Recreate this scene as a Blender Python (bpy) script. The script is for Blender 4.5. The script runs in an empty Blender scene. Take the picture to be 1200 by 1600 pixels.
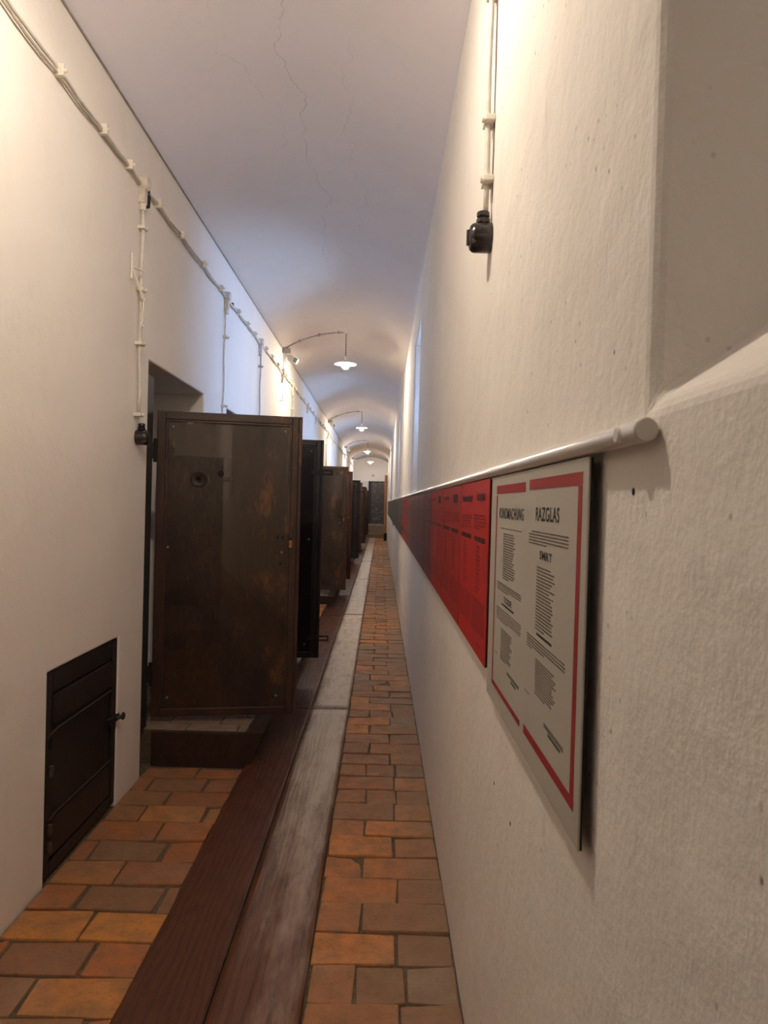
import bpy, bmesh, math, random
from mathutils import Vector, Matrix
random.seed(7)
SC = bpy.context.scene
C = SC.collection
PI = math.pi

# ------------------------------------------------------------------ camera, sky, exposure
EYE = 1.55
F_PX = 1080.0
cam_d = bpy.data.cameras.new('camera')
cam = bpy.data.objects.new('camera', cam_d); C.objects.link(cam); SC.camera = cam
cam_d.sensor_fit = 'HORIZONTAL'; cam_d.sensor_width = 36.0; cam_d.lens = 36.0 * F_PX / 1200.0
cam_d.clip_start = 0.02; cam_d.clip_end = 200
wy = Vector((-5, 13, -F_PX)).normalized()                 # corridor axis seen from the camera
wz = Vector((0.027, 1.0, 0.0)); wz = (wz - wz.dot(wy) * wy).normalized()
wx = wy.cross(wz)
R = Matrix((wx, wy, wz)).to_4x4()
cam.matrix_world = Matrix.Translation((0, 0, EYE)) @ R
cam_d.dof.use_dof = True; cam_d.dof.focus_distance = 5.0; cam_d.dof.aperture_fstop = 18.0

world = bpy.data.worlds.new('sky'); SC.world = world; world.use_nodes = True
bg = world.node_tree.nodes['Background']
bg.inputs['Color'].default_value = (0.37, 0.57, 1.0, 1); bg.inputs['Strength'].default_value = 25.0
SC.view_settings.view_transform = 'Standard'; SC.view_settings.look = 'None'
SC.view_settings.exposure = 0.22; SC.view_settings.gamma = 1.0
SC.view_settings.use_curve_mapping = False
SC.cycles.max_bounces = 14; SC.cycles.diffuse_bounces = 8; SC.cycles.glossy_bounces = 5
SC.cycles.transparent_max_bounces = 16
SC.cycles.sample_clamp_indirect = 6.0
SC.cycles.caustics_reflective = False; SC.cycles.caustics_refractive = False
LAMP_POWER = 55.0
LAMP_COLOR = (1.0, 0.86, 0.69)

# ------------------------------------------------------------------ plan of the corridor
XL, XR = -1.297, 0.294          # wall faces
Y0, Y1 = -11.0, 32.4             # corridor ends
SPRING, CROWN = EYE + 1.93, EYE + 2.17
PITCH = 6.11
LAMPS_Y = [1.62, 8.9, 16.4, 23.8, 29.7]
XC = (XL + XR) / 2
BR0, BR1 = -0.195, XR           # right brick strip
PL0, PLM = -0.75, -0.48         # planks from PL0 to PLM and from PLM to BR0

# ------------------------------------------------------------------ helpers
def obj(name, bm, m=None, parent=None, smooth=False, mats=None, bevel=0, matrix=None):
    me = bpy.data.meshes.new(name)
    if isinstance(bm, bmesh.types.BMesh):
        bmesh.ops.recalc_face_normals(bm, faces=bm.faces)
        bm.to_mesh(me); bm.free()
    o = bpy.data.objects.new(name, me); C.objects.link(o)
    for k in (mats or [m]):
        me.materials.append(k)
    if smooth:
        for p in me.polygons: p.use_smooth = True
    if parent is not None: o.parent = parent
    if matrix is not None: o.matrix_local = matrix
    if bevel:
        b = o.modifiers.new('bevel', 'BEVEL'); b.width = bevel; b.segments = 2
        b.limit_method = 'ANGLE'; b.angle_limit = math.radians(40)
    return o
def tag(o, label=None, cat=None, group=None, kind=None):
    if label: o['label'] = label
    if cat: o['category'] = cat
    if group: o['group'] = group
    if kind: o['kind'] = kind
    return o
def empty(name, loc=(0, 0, 0), rz=0.0):
    o = bpy.data.objects.new(name, None); C.objects.link(o)
    o.empty_display_size = 0.05; o.location = loc; o.rotation_euler = (0, 0, rz)
    return o
def copy_tree(o, parent=None):
    c = o.copy(); C.objects.link(c); c.parent = parent
    for ch in list(o.children): copy_tree(ch, c)
    return c
def box(bm, x0, x1, y0, y1, z0, z1, mi=0, jit=0.0):
    x0, x1 = min(x0, x1), max(x0, x1); y0, y1 = min(y0, y1), max(y0, y1); z0, z1 = min(z0, z1), max(z0, z1)
    v = [bm.verts.new((x + random.uniform(-jit, jit), y + random.uniform(-jit, jit), z + random.uniform(-jit, jit)))
         for x, y, z in ((x0,y0,z0),(x1,y0,z0),(x1,y1,z0),(x0,y1,z0),(x0,y0,z1),(x1,y0,z1),(x1,y1,z1),(x0,y1,z1))]
    fs = []
    for q in ((3,2,1,0),(4,5,6,7),(0,1,5,4),(1,2,6,5),(2,3,7,6),(3,0,4,7)):
        f = bm.faces.new([v[i] for i in q]); f.material_index = mi; fs.append(f)
    return v, fs
def boxes(*bs):
    bm = bmesh.new()
    for b in bs: box(bm, *b)
    return bm
def tube(bm, pts, r, n=8, cap=True):
    pts = [Vector(p) for p in pts]; rings = []
    up = Vector((0.3, 0.2, 1)).normalized()
    for i, p in enumerate(pts):
        a = pts[max(i - 1, 0)]; b = pts[min(i + 1, len(pts) - 1)]
        t = (b - a).normalized()
        u = up - up.dot(t) * t
        if u.length < 1e-3: u = Vector((1, 0, 0)) - t.x * t
        u.normalize(); w = t.cross(u)
        rr = r[i] if isinstance(r, (list, tuple)) else r
        rings.append([bm.verts.new(p + (u * math.cos(2*PI*k/n) + w * math.sin(2*PI*k/n)) * rr) for k in range(n)])
    for a, b in zip(rings, rings[1:]):
        for k in range(n): bm.faces.new((a[k], a[(k+1) % n], b[(k+1) % n], b[k]))
    if cap: bm.faces.new(rings[0]); bm.faces.new(rings[-1])
    return bm
def ring(bm, c, r, t, axis='X', n=20, m=8):
    c = Vector(c); vs = []
    ax = {'X': (Vector((0,1,0)), Vector((0,0,1)), Vector((1,0,0))), 'Y': (Vector((1,0,0)), Vector((0,0,1)), Vector((0,1,0))),
          'Z': (Vector((1,0,0)), Vector((0,1,0)), Vector((0,0,1)))}[axis]
    for i in range(n):
        a = 2*PI*i/n; d = ax[0]*math.cos(a) + ax[1]*math.sin(a)
        vs.append([bm.verts.new(c + d*(r + t*math.cos(2*PI*j/m)) + ax[2]*t*math.sin(2*PI*j/m)) for j in range(m)])
    for i in range(n):
        for j in range(m):
            bm.faces.new((vs[i][j], vs[(i+1)%n][j], vs[(i+1)%n][(j+1)%m], vs[i][(j+1)%m]))
    return bm
def lathe(bm, prof, c=(0, 0, 0), n=32, axis='Z'):
    c = Vector(c); rings = []
    def P(r, h, a):
        x, y = r*math.cos(a), r*math.sin(a)
        return c + {'Z': Vector((x, y, h)), 'X': Vector((h, x, y)), 'Y': Vector((x, h, y))}[axis]
    for r, h in prof:
        rings.append([bm.verts.new(P(max(r, 1e-4), h, 2*PI*k/n)) for k in range(n)])
    for a, b in zip(rings, rings[1:]):
        for k in range(n): bm.faces.new((a[k], a[(k+1)%n], b[(k+1)%n], b[k]))
    bm.faces.new(rings[0]); bm.faces.new(rings[-1])
    return bm

# ------------------------------------------------------------------ materials
def mat(name):
    m = bpy.data.materials.new(name); m.use_nodes = True
    nt = m.node_tree; b = nt.nodes['Principled BSDF']
    return m, nt, b
def N(nt, t, **kw):
    n = nt.nodes.new(t)
    for k, v in kw.items():
        if k in n.inputs: n.inputs[k].default_value = v
        else: setattr(n, k, v)
    return n
def noise(nt, vec, scale, detail=4, rough=0.55):
    n = N(nt, 'ShaderNodeTexNoise'); n.inputs['Scale'].default_value = scale
    n.inputs['Detail'].default_value = detail; n.inputs['Roughness'].default_value = rough
    nt.links.new(vec, n.inputs['Vector']); return n.outputs['Fac']
def ramp(nt, fac, stops, interp='LINEAR'):
    r = N(nt, 'ShaderNodeValToRGB'); r.color_ramp.interpolation = interp
    e = r.color_ramp.elements
    while len(e) < len(stops): e.new(0.5)
    for i, (p, c) in enumerate(stops):
        e[i].position = p; e[i].color = (*c, 1) if len(c) == 3 else c
    nt.links.new(fac, r.inputs['Fac']); return r.outputs['Color']
def mix(nt, fac, a, b, mode='MIX'):
    m = N(nt, 'ShaderNodeMix'); m.data_type = 'RGBA'; m.blend_type = mode
    for s, v in ((m.inputs[0], fac), (m.inputs[6], a), (m.inputs[7], b)):
        if isinstance(v, (int, float)): s.default_value = v
        elif isinstance(v, tuple): s.default_value = (*v, 1) if len(v) == 3 else v
        else: nt.links.new(v, s)
    return m.outputs[2]
def math_(nt, op, a, b=None, c=None, clamp=False):
    m = N(nt, 'ShaderNodeMath'); m.operation = op; m.use_clamp = clamp
    for i, v in enumerate((a, b, c)):
        if v is None: continue
        if isinstance(v, (int, float)): m.inputs[i].default_value = v
        else: nt.links.new(v, m.inputs[i])
    return m.outputs[0]
def bump(nt, b, h, strength, dist, prev=None):
    n = N(nt, 'ShaderNodeBump'); n.inputs['Strength'].default_value = strength; n.inputs['Distance'].default_value = dist
    nt.links.new(h, n.inputs['Height'])
    if prev is not None: nt.links.new(prev, n.inputs['Normal'])
    nt.links.new(n.outputs['Normal'], b.inputs['Normal']); return n.outputs['Normal']
def scaled(nt, vec, s, rot=(0, 0, 0)):
    mp = N(nt, 'ShaderNodeMapping'); mp.inputs['Scale'].default_value = s; mp.inputs['Rotation'].default_value = rot
    nt.links.new(vec, mp.inputs['Vector']); return mp.outputs['Vector']
def simple(name, col, rough=0.5, metal=0.0, var=0.0, vs=20, bs=0.0, bd=0.002):
    m, nt, b = mat(name)
    b.inputs['Roughness'].default_value = rough; b.inputs['Metallic'].default_value = metal
    oc = N(nt, 'ShaderNodeTexCoord').outputs['Object']
    f = noise(nt, oc, vs)
    d = tuple(max(0, c * (1 - var)) for c in col); l = tuple(min(1, c * (1 + var)) for c in col)
    nt.links.new(ramp(nt, f, [(0.3, d), (0.7, l)]), b.inputs['Base Color'])
    if bs: bump(nt, b, f, bs, bd)
    return m

def plaster(name, col, rough=0.9, trowel=0.35, pits=0.0, crack=False, streak=0.0, marks=False):
    m, nt, b = mat(name); b.inputs['Roughness'].default_value = rough
    b.inputs['Specular IOR Level'].default_value = 0.25
    oc = N(nt, 'ShaderNodeTexCoord').outputs['Object']
    big = noise(nt, oc, 1.3, 3); mid = noise(nt, oc, 9, 5, 0.6); fine = noise(nt, oc, 75, 5, 0.7)
    c1 = mix(nt, ramp(nt, big, [(0.3, (0,0,0)), (0.7, (1,1,1))]), tuple(c * 0.95 for c in col), col)
    grime = ramp(nt, noise(nt, scaled(nt, oc, (3, 3, 1.2)), 2.2, 6, 0.7), [(0.55, (0,0,0)), (0.8, (1,1,1))])
    c1 = mix(nt, math_(nt, 'MULTIPLY', grime, 0.22), c1, tuple(c * f for c, f in zip(col, (0.72, 0.68, 0.62))))
    if pits:
        v = N(nt, 'ShaderNodeTexVoronoi'); v.inputs['Scale'].default_value = 34
        nt.links.new(scaled(nt, oc, (1, 1, 0.8)), v.inputs['Vector'])
        gate = ramp(nt, noise(nt, oc, 5, 2), [(0.5, (0,0,0)), (0.62, (1,1,1))])
        dots = ramp(nt, v.outputs['Distance'], [(0.06, (1,1,1)), (0.13, (0,0,0))])
        pf = math_(nt, 'MULTIPLY', dots, gate)
        c1 = mix(nt, math_(nt, 'MULTIPLY', pf, pits), c1, (0.22, 0.19, 0.16))
        st = ramp(nt, noise(nt, scaled(nt, oc, (1, 1, 0.25), (0.55, 0, 0)), 26, 3, 0.6), [(0.66, (0,0,0)), (0.76, (1,1,1))])
        c1 = mix(nt, math_(nt, 'MULTIPLY', st, 0.20), c1, (0.42, 0.37, 0.32))
    if crack:
        sep = N(nt, 'ShaderNodeSeparateXYZ'); nt.links.new(oc, sep.inputs[0])
        def along(off, sc, amp):
            cmb = N(nt, 'ShaderNodeCombineXYZ'); nt.links.new(sep.outputs['Y'], cmb.inputs['Y']); cmb.inputs['X'].default_value = off
            return math_(nt, 'MULTIPLY', math_(nt, 'SUBTRACT', noise(nt, cmb.outputs[0], sc, 5, 0.6), 0.5), amp)
        def crk(off, x0, wamp, ya, yb, w):
            line = math_(nt, 'ADD', along(off, 1.1, wamp), x0)
            d = math_(nt, 'ABSOLUTE', math_(nt, 'SUBTRACT', sep.outputs['X'], line))
            lw = math_(nt, 'MULTIPLY', ramp(nt, noise(nt, oc, 4, 2), [(0.35, (0.15,)*3), (0.6, (1,1,1))]), w)
            hit = math_(nt, 'LESS_THAN', d, lw)
            g = math_(nt, 'MULTIPLY', math_(nt, 'GREATER_THAN', sep.outputs['Y'], ya), math_(nt, 'LESS_THAN', sep.outputs['Y'], yb))
            return math_(nt, 'MULTIPLY', hit, g)
        a = crk(3.7, -0.50, 0.55, -2, 6.3, 0.0022)
        a = math_(nt, 'MAXIMUM', a, crk(9.1, -0.22, 0.6, 3.2, 5.6, 0.0012))
        a = math_(nt, 'MAXIMUM', a, crk(15.3, -0.72, 0.9, 2.9, 4.4, 0.0010))
        a = math_(nt, 'MAXIMUM', a, crk(21.9, -0.45, 1.0, 6.0, 12.4, 0.0016))
        c1 = mix(nt, math_(nt, 'MULTIPLY', a, 0.5), c1, (0.22, 0.18, 0.15))
    nt.links.new(c1, b.inputs['Base Color'])
    p = bump(nt, b, big, 0.5, 0.03)
    p = bump(nt, b, mid, trowel, 0.012, p)
    stroke = noise(nt, scaled(nt, oc, (1, 1, 0.35), (0.6, 0, 0)), 38, 4, 0.6)
    p = bump(nt, b, stroke, trowel * 0.45, 0.004, p)
    p = bump(nt, b, ramp(nt, noise(nt, oc, 3.2, 6, 0.55), [(0.3, (0,0,0)), (0.7, (1,1,1))]), trowel * 0.6, 0.02, p)
    bump(nt, b, fine, trowel * 0.9, 0.0025, p)
    return m

M = {}
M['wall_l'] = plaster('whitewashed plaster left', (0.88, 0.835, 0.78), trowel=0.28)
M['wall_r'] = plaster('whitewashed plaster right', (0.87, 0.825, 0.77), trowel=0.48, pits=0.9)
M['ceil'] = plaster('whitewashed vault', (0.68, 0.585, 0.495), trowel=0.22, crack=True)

def brick_mat(name, stops, dusty=0.45):
    m, nt, b = mat(name); b.inputs['Roughness'].default_value = 0.72
    g = N(nt, 'ShaderNodeNewGeometry'); rnd = g.outputs['Random Per Island']
    oc = N(nt, 'ShaderNodeTexCoord').outputs['Object']
    col = ramp(nt, rnd, stops)
    n1 = noise(nt, oc, 11, 6, 0.65)
    col = mix(nt, ramp(nt, n1, [(0.4, (0,0,0)), (0.68, (1,1,1))]), col, mix(nt, 0.75, col, (0.21, 0.125, 0.07)))
    n2 = noise(nt, oc, 55, 4, 0.7)
    col = mix(nt, math_(nt, 'MULTIPLY', ramp(nt, n2, [(0.55, (0,0,0)), (0.75, (1,1,1))]), 0.5), col, (0.09, 0.055, 0.035))
    n3 = noise(nt, oc, 4, 3, 0.6)
    col = mix(nt, math_(nt, 'MULTIPLY', ramp(nt, n3, [(0.5, (0,0,0)), (0.8, (1,1,1))]), dusty), col, (0.34, 0.24, 0.16))
    sx = N(nt, 'ShaderNodeSeparateXYZ'); nt.links.new(oc, sx.inputs[0])      # trodden-in lime dust by the right wall
    dx = math_(nt, 'MULTIPLY', math_(nt, 'SUBTRACT', math_(nt, 'ADD', sx.outputs['X'], math_(nt, 'MULTIPLY', n3, 0.25)), 0.16), 4.5, clamp=True)
    col = mix(nt, math_(nt, 'MULTIPLY', dx, 0.55), col, (0.27, 0.185, 0.12))
    nt.links.new(col, b.inputs['Base Color'])
    nt.links.new(ramp(nt, n1, [(0.3, (0.55,)*3), (0.7, (0.85,)*3)]), b.inputs['Roughness'])
    p = bump(nt, b, n1, 0.9, 0.010); bump(nt, b, n2, 0.8, 0.004, p)
    return m
M['brick'] = brick_mat('worn orange paving brick', [(0.0, (0.60, 0.22, 0.050)), (0.22, (0.47, 0.175, 0.052)), (0.40, (0.36, 0.14, 0.055)),
    (0.58, (0.26, 0.14, 0.075)), (0.72, (0.43, 0.17, 0.058)), (0.93, (0.30, 0.15, 0.08)), (0.975, (0.24, 0.14, 0.08)), (1.0, (0.46, 0.36, 0.27))])
M['brick_red'] = brick_mat('red paving brick', [(0.0, (0.46, 0.15, 0.042)), (0.4, (0.35, 0.125, 0.045)), (0.7, (0.25, 0.125, 0.065)), (1.0, (0.60, 0.24, 0.05))])
M['brick_pale'] = brick_mat('pale dusty brick', [(0.0, (0.30, 0.22, 0.17)), (0.5, (0.24, 0.16, 0.12)), (1.0, (0.34, 0.27, 0.21))], 0.4)
M['mortar'] = simple('sandy mortar', (0.115, 0.085, 0.055), 0.95, var=0.35, vs=60, bs=0.6, bd=0.004)

def wood(name, dark, light, rough=0.4, worn=None, grain=1.0, wear_x=None):
    m, nt, b = mat(name)
    oc = N(nt, 'ShaderNodeTexCoord').outputs['Object']
    warp = noise(nt, scaled(nt, oc, (2.2, 0.35, 2)), 2.0, 3)
    sep = N(nt, 'ShaderNodeSeparateXYZ'); nt.links.new(oc, sep.inputs[0])
    g = math_(nt, 'ADD', math_(nt, 'MULTIPLY', sep.outputs['X'], 34 * grain), math_(nt, 'MULTIPLY', warp, 7))
    w = math_(nt, 'ABSOLUTE', math_(nt, 'SINE', math_(nt, 'MULTIPLY', g, 3.1)))
    fib = noise(nt, scaled(nt, oc, (60, 2.2, 60)), 2.2, 5, 0.7)
    gr = math_(nt, 'ADD', math_(nt, 'MULTIPLY', w, 0.25), math_(nt, 'MULTIPLY', fib, 0.75))
    col = mix(nt, ramp(nt, gr, [(0.25, (0,0,0)), (0.85, (1,1,1))]), dark, light)
    if worn:
        wf = noise(nt, scaled(nt, oc, (5, 1.0, 1)), 1.6, 6, 0.65)
        if wear_x is not None:
            d = math_(nt, 'ABSOLUTE', math_(nt, 'SUBTRACT', sep.outputs['X'], wear_x))
            near = math_(nt, 'SUBTRACT', 0.24, math_(nt, 'MULTIPLY', d, 2.6))
            wf = math_(nt, 'ADD', wf, math_(nt, 'MULTIPLY', near, 0.6))
        # worn grey timber with reflected sheen painted in, stronger further down the corridor
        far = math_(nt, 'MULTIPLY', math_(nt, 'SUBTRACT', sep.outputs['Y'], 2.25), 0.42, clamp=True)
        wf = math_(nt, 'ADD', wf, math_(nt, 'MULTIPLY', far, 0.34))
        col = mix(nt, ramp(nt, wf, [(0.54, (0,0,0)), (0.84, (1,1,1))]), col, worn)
    dk = noise(nt, scaled(nt, oc, (2, 0.8, 2)), 7, 7, 0.75)
    col = mix(nt, math_(nt, 'MULTIPLY', ramp(nt, dk, [(0.54, (0,0,0)), (0.72, (1,1,1))]), 0.55), col, tuple(c * 0.8 for c in dark))
    nt.links.new(col, b.inputs['Base Color'])
    nt.links.new(ramp(nt, dk, [(0.3, (rough * 0.85,)*3), (0.7, (min(1, rough * 1.35),)*3)]), b.inputs['Roughness'])
    p = bump(nt, b, gr, 0.55, 0.004); bump(nt, b, dk, 0.25, 0.01, p)
    return m
M['plank_dark'] = wood('dark varnished plank', (0.040, 0.011, 0.005), (0.130, 0.040, 0.017), 0.42)
M['plank_worn_sheen'] = wood('worn plank with painted sheen', (0.050, 0.015, 0.007), (0.17, 0.058, 0.026), 0.40, worn=(0.34, 0.245, 0.185), wear_x=-0.30)
M['riser'] = wood('dark step board', (0.016, 0.006, 0.004), (0.040, 0.015, 0.009), 0.5, grain=0.4)
M['end_wood'] = wood('grey brown boards', (0.10, 0.065, 0.035), (0.22, 0.15, 0.09), 0.6)
M['oak'] = wood('honey brown wood', (0.30, 0.13, 0.045), (0.48, 0.24, 0.09), 0.45, grain=1.4)

def door_paint(name, base, rust, scratch, rough=0.5, rust_pos=0.56, amount=1.0):
    m, nt, b = mat(name)
    oc = N(nt, 'ShaderNodeTexCoord').outputs['Object']
    a = noise(nt, scaled(nt, oc, (3, 3, 1.4)), 2.8, 9, 0.74)
    col = mix(nt, ramp(nt, a, [(0.35, (0,0,0)), (0.65, (1,1,1))]), tuple(c * 0.5 for c in base), base)
    r = noise(nt, scaled(nt, oc, (2.4, 2, 1.2)), 3.6, 9, 0.76)
    sep = N(nt, 'ShaderNodeSeparateXYZ'); nt.links.new(oc, sep.inputs[0])
    r = math_(nt, 'ADD', r, math_(nt, 'MULTIPLY', math_(nt, 'SUBTRACT', sep.outputs['X'], 0.60), 0.30))
    col = mix(nt, math_(nt, 'MULTIPLY', ramp(nt, r, [(rust_pos, (0,0,0)), (rust_pos + 0.13, (1,1,1))]), amount), col, rust)
    s = noise(nt, scaled(nt, oc, (46, 30, 5)), 2.0, 4, 0.7)
    col = mix(nt, math_(nt, 'MULTIPLY', ramp(nt, s, [(0.60, (0,0,0)), (0.72, (1,1,1))]), 0.6 * amount), col, scratch)
    f = noise(nt, oc, 60, 3, 0.7)
    col = mix(nt, math_(nt, 'MULTIPLY', ramp(nt, f, [(0.64, (0,0,0)), (0.76, (1,1,1))]), 0.6 * amount), col, rust)
    nt.links.new(col, b.inputs['Base Color']); b.inputs['Roughness'].default_value = rough
    p = bump(nt, b, r, 0.3, 0.004); bump(nt, b, f, 0.3, 0.0015, p)
    return m
M['door_panel'] = door_paint('peeling brown door paint', (0.075, 0.045, 0.028), (0.24, 0.10, 0.030), (0.20, 0.13, 0.07), rust_pos=0.55)
M['door_rim'] = door_paint('dark brown door rim', (0.050, 0.023, 0.014), (0.15, 0.06, 0.02), (0.09, 0.05, 0.03), 0.45, 0.60, 0.7)
M['door_black'] = door_paint('near black door paint', (0.009, 0.006, 0.008), (0.025, 0.013, 0.010), (0.03, 0.02, 0.02), 0.42, 0.62, 0.5)
M['door_red'] = door_paint('red brown door paint', (0.09, 0.028, 0.016), (0.2, 0.07, 0.022), (0.10, 0.05, 0.03), 0.45, 0.58, 0.7)
M['iron'] = simple('black iron', (0.010, 0.008, 0.007), 0.65, 0.0, 0.4, 30, 0.3)
M['hatch'] = door_paint('dark iron hatch paint', (0.013, 0.009, 0.008), (0.03, 0.018, 0.012), (0.02, 0.014, 0.01), 0.5, 0.66, 0.4)
M['rod'] = simple('worn iron rod', (0.10, 0.085, 0.075), 0.4, 0.6, 0.3, 60)
M['screw'] = simple('bright screw head', (0.45, 0.43, 0.40), 0.3, 0.9, 0.15, 80)
M['orange'] = simple('bare orange wood', (0.30, 0.12, 0.04), 0.7, 0, 0.3, 40)
M['hole'] = simple('dark hole', (0.004, 0.003, 0.003), 0.9)
M['cable'] = simple('whitewashed cable', (0.66, 0.62, 0.56), 0.6, 0, 0.12, 25, 0.2)
M['cable_warm'] = simple('darker cream cable', (0.50, 0.45, 0.38), 0.6, 0, 0.15, 25, 0.2)  # darker cream for the lower strand
M['cable_grey'] = simple('greyish overpainted cable', (0.40, 0.37, 0.34), 0.65, 0, 0.2, 25, 0.2)
M['clip'] = simple('cream ceramic clip', (0.76, 0.71, 0.62), 0.45, 0, 0.1, 25)
M['box'] = simple('painted junction box', (0.62, 0.58, 0.50), 0.6, 0, 0.18, 30, 0.3)
M['bakelite'] = simple('black bakelite', (0.020, 0.015, 0.014), 0.22, 0, 0.25, 30)
M['cord'] = simple('dark twisted cord', (0.05, 0.035, 0.028), 0.8)
M['enamel'] = simple('white enamel', (0.86, 0.84, 0.80), 0.25, 0, 0.03)
M['tube'] = simple('white painted metal', (0.78, 0.76, 0.73), 0.16, 0, 0.02)
M['tubecap'] = simple('grey plastic cap', (0.60, 0.57, 0.52), 0.4, 0, 0.05)
M['sensor'] = simple('white plastic', (0.68, 0.70, 0.70), 0.35)
M['sensor_lens'] = simple('grey lens', (0.20, 0.22, 0.23), 0.15)
M['white_board'] = simple('off white printed board', (0.43, 0.405, 0.355), 0.6, 0, 0.03, 8)
M['print_red'] = simple('red print', (0.27, 0.010, 0.013), 0.65, 0, 0.05, 30)
M['ink'] = simple('dark ink', (0.030, 0.024, 0.020), 0.5)
M['ink_soft'] = simple('brown grey ink', (0.16, 0.13, 0.105), 0.5)
M['board_red'] = simple('bright red board', (0.40, 0.010, 0.009), 0.55, 0, 0.06, 6)
M['board_red2'] = simple('deep red board', (0.30, 0.012, 0.010), 0.55, 0, 0.06, 6)
M['board_maroon'] = simple('maroon board', (0.13, 0.020, 0.019), 0.55, 0, 0.08, 6)
M['board_brown'] = simple('rust brown board', (0.22, 0.05, 0.025), 0.55, 0, 0.08, 6)
M['board_grey'] = simple('grey green board', (0.105, 0.095, 0.075), 0.4, 0, 0.08, 6)
M['board_slate'] = simple('slate grey board', (0.095, 0.085, 0.088), 0.35, 0, 0.08, 6)
M['ink_red'] = simple('dark ink on red', (0.055, 0.008, 0.008), 0.5)
M['ink_red_soft'] = simple('dark red ink', (0.20, 0.008, 0.008), 0.5)
M['black_back'] = simple('black board core', (0.008, 0.007, 0.007), 0.7)
M['frame_wood'] = simple('grey painted window wood', (0.45, 0.46, 0.46), 0.5, 0, 0.05)
M['trim'] = simple('grey ceiling bead', (0.36, 0.31, 0.27), 0.8, 0, 0.2)
M['paper'] = simple('pale paper', (0.66, 0.66, 0.68), 0.7, 0, 0.03)
M['mat'] = simple('dark doormat', (0.02, 0.014, 0.01), 0.95, 0, 0.3, 60)

def glass(name, tint, rough=0.03, refl=1.0, ior=1.45, coat=(0.03, 0.028, 0.027), film=0.0):
    m = bpy.data.materials.new(name); m.use_nodes = True; nt = m.node_tree; nt.nodes.clear()
    out = N(nt, 'ShaderNodeOutputMaterial'); tr = N(nt, 'ShaderNodeBsdfTransparent'); gl = N(nt, 'ShaderNodeBsdfGlossy')
    tr.inputs[0].default_value = (*tint, 1); gl.inputs['Roughness'].default_value = rough
    fr = N(nt, 'ShaderNodeFresnel'); fr.inputs['IOR'].default_value = ior
    k = math_(nt, 'MULTIPLY', fr.outputs[0], refl, clamp=True)
    ms = N(nt, 'ShaderNodeMixShader'); nt.links.new(k, ms.inputs[0]); nt.links.new(tr.outputs[0], ms.inputs[1]); nt.links.new(gl.outputs[0], ms.inputs[2])
    last = ms.outputs[0]
    if film:                                              # dust on the sheet
        df = N(nt, 'ShaderNodeBsdfDiffuse'); df.inputs[0].default_value = (0.35, 0.32, 0.30, 1)
        m2 = N(nt, 'ShaderNodeMixShader'); m2.inputs[0].default_value = film
        nt.links.new(last, m2.inputs[1]); nt.links.new(df.outputs[0], m2.inputs[2]); last = m2.outputs[0]
    nt.links.new(last, out.inputs['Surface'])
    return m
M['pane'] = glass('window glass', (0.95, 0.97, 0.98))
M['pane_dimmed'] = glass('darkened window glass', (0.06, 0.06, 0.06))  # dark tint added to hold back daylight at the near windows
M['acrylic'] = glass('clear acrylic sheet', (0.97, 0.97, 0.97), 0.012, 0.75, 1.5)

M['acrylic_dull'] = glass('dulled acrylic sheet', (0.80, 0.78, 0.80), 0.25, 0.25, 1.4)
def emit(name, col, s):
    m = bpy.data.materials.new(name); m.use_nodes = True; nt = m.node_tree; nt.nodes.clear()
    out = N(nt, 'ShaderNodeOutputMaterial'); e = N(nt, 'ShaderNodeEmission')
    e.inputs[0].default_value = (*col, 1); e.inputs[1].default_value = s
    nt.links.new(e.outputs[0], out.inputs['Surface']); return m
M['bulb'] = emit('glowing bulb', LAMP_COLOR, LAMP_POWER / (4 * PI * 0.043**2) / PI)

# end door: dark plates scrawled with chalky scratches
m, nt, b = mat('scrawled dark end door'); b.inputs['Roughness'].default_value = 0.45
oc = N(nt, 'ShaderNodeTexCoord').outputs['Object']
v = noise(nt, scaled(nt, oc, (4, 1, 4)), 2.2, 8, 0.75)
w = N(nt, 'ShaderNodeTexVoronoi'); w.feature = 'DISTANCE_TO_EDGE'; w.inputs['Scale'].default_value = 3.2
dd = N(nt, 'ShaderNodeVectorMath'); dd.operation = 'ADD'; nz = N(nt, 'ShaderNodeTexNoise'); nz.inputs['Scale'].default_value = 2.4
nt.links.new(oc, nz.inputs['Vector']); nt.links.new(oc, dd.inputs[0]); nt.links.new(nz.outputs['Color'], dd.inputs[1]); nt.links.new(dd.outputs[0], w.inputs['Vector'])
sc_ = math_(nt, 'MULTIPLY', ramp(nt, w.outputs['Distance'], [(0.015, (1,1,1)), (0.07, (0,0,0))]), ramp(nt, v, [(0.48, (0,0,0)), (0.6, (1,1,1))]))
nt.links.new(mix(nt, sc_, mix(nt, v, (0.014, 0.018, 0.018), (0.04, 0.036, 0.034)), (0.22, 0.20, 0.18)), b.inputs['Base Color'])
M['end_door'] = m

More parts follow.
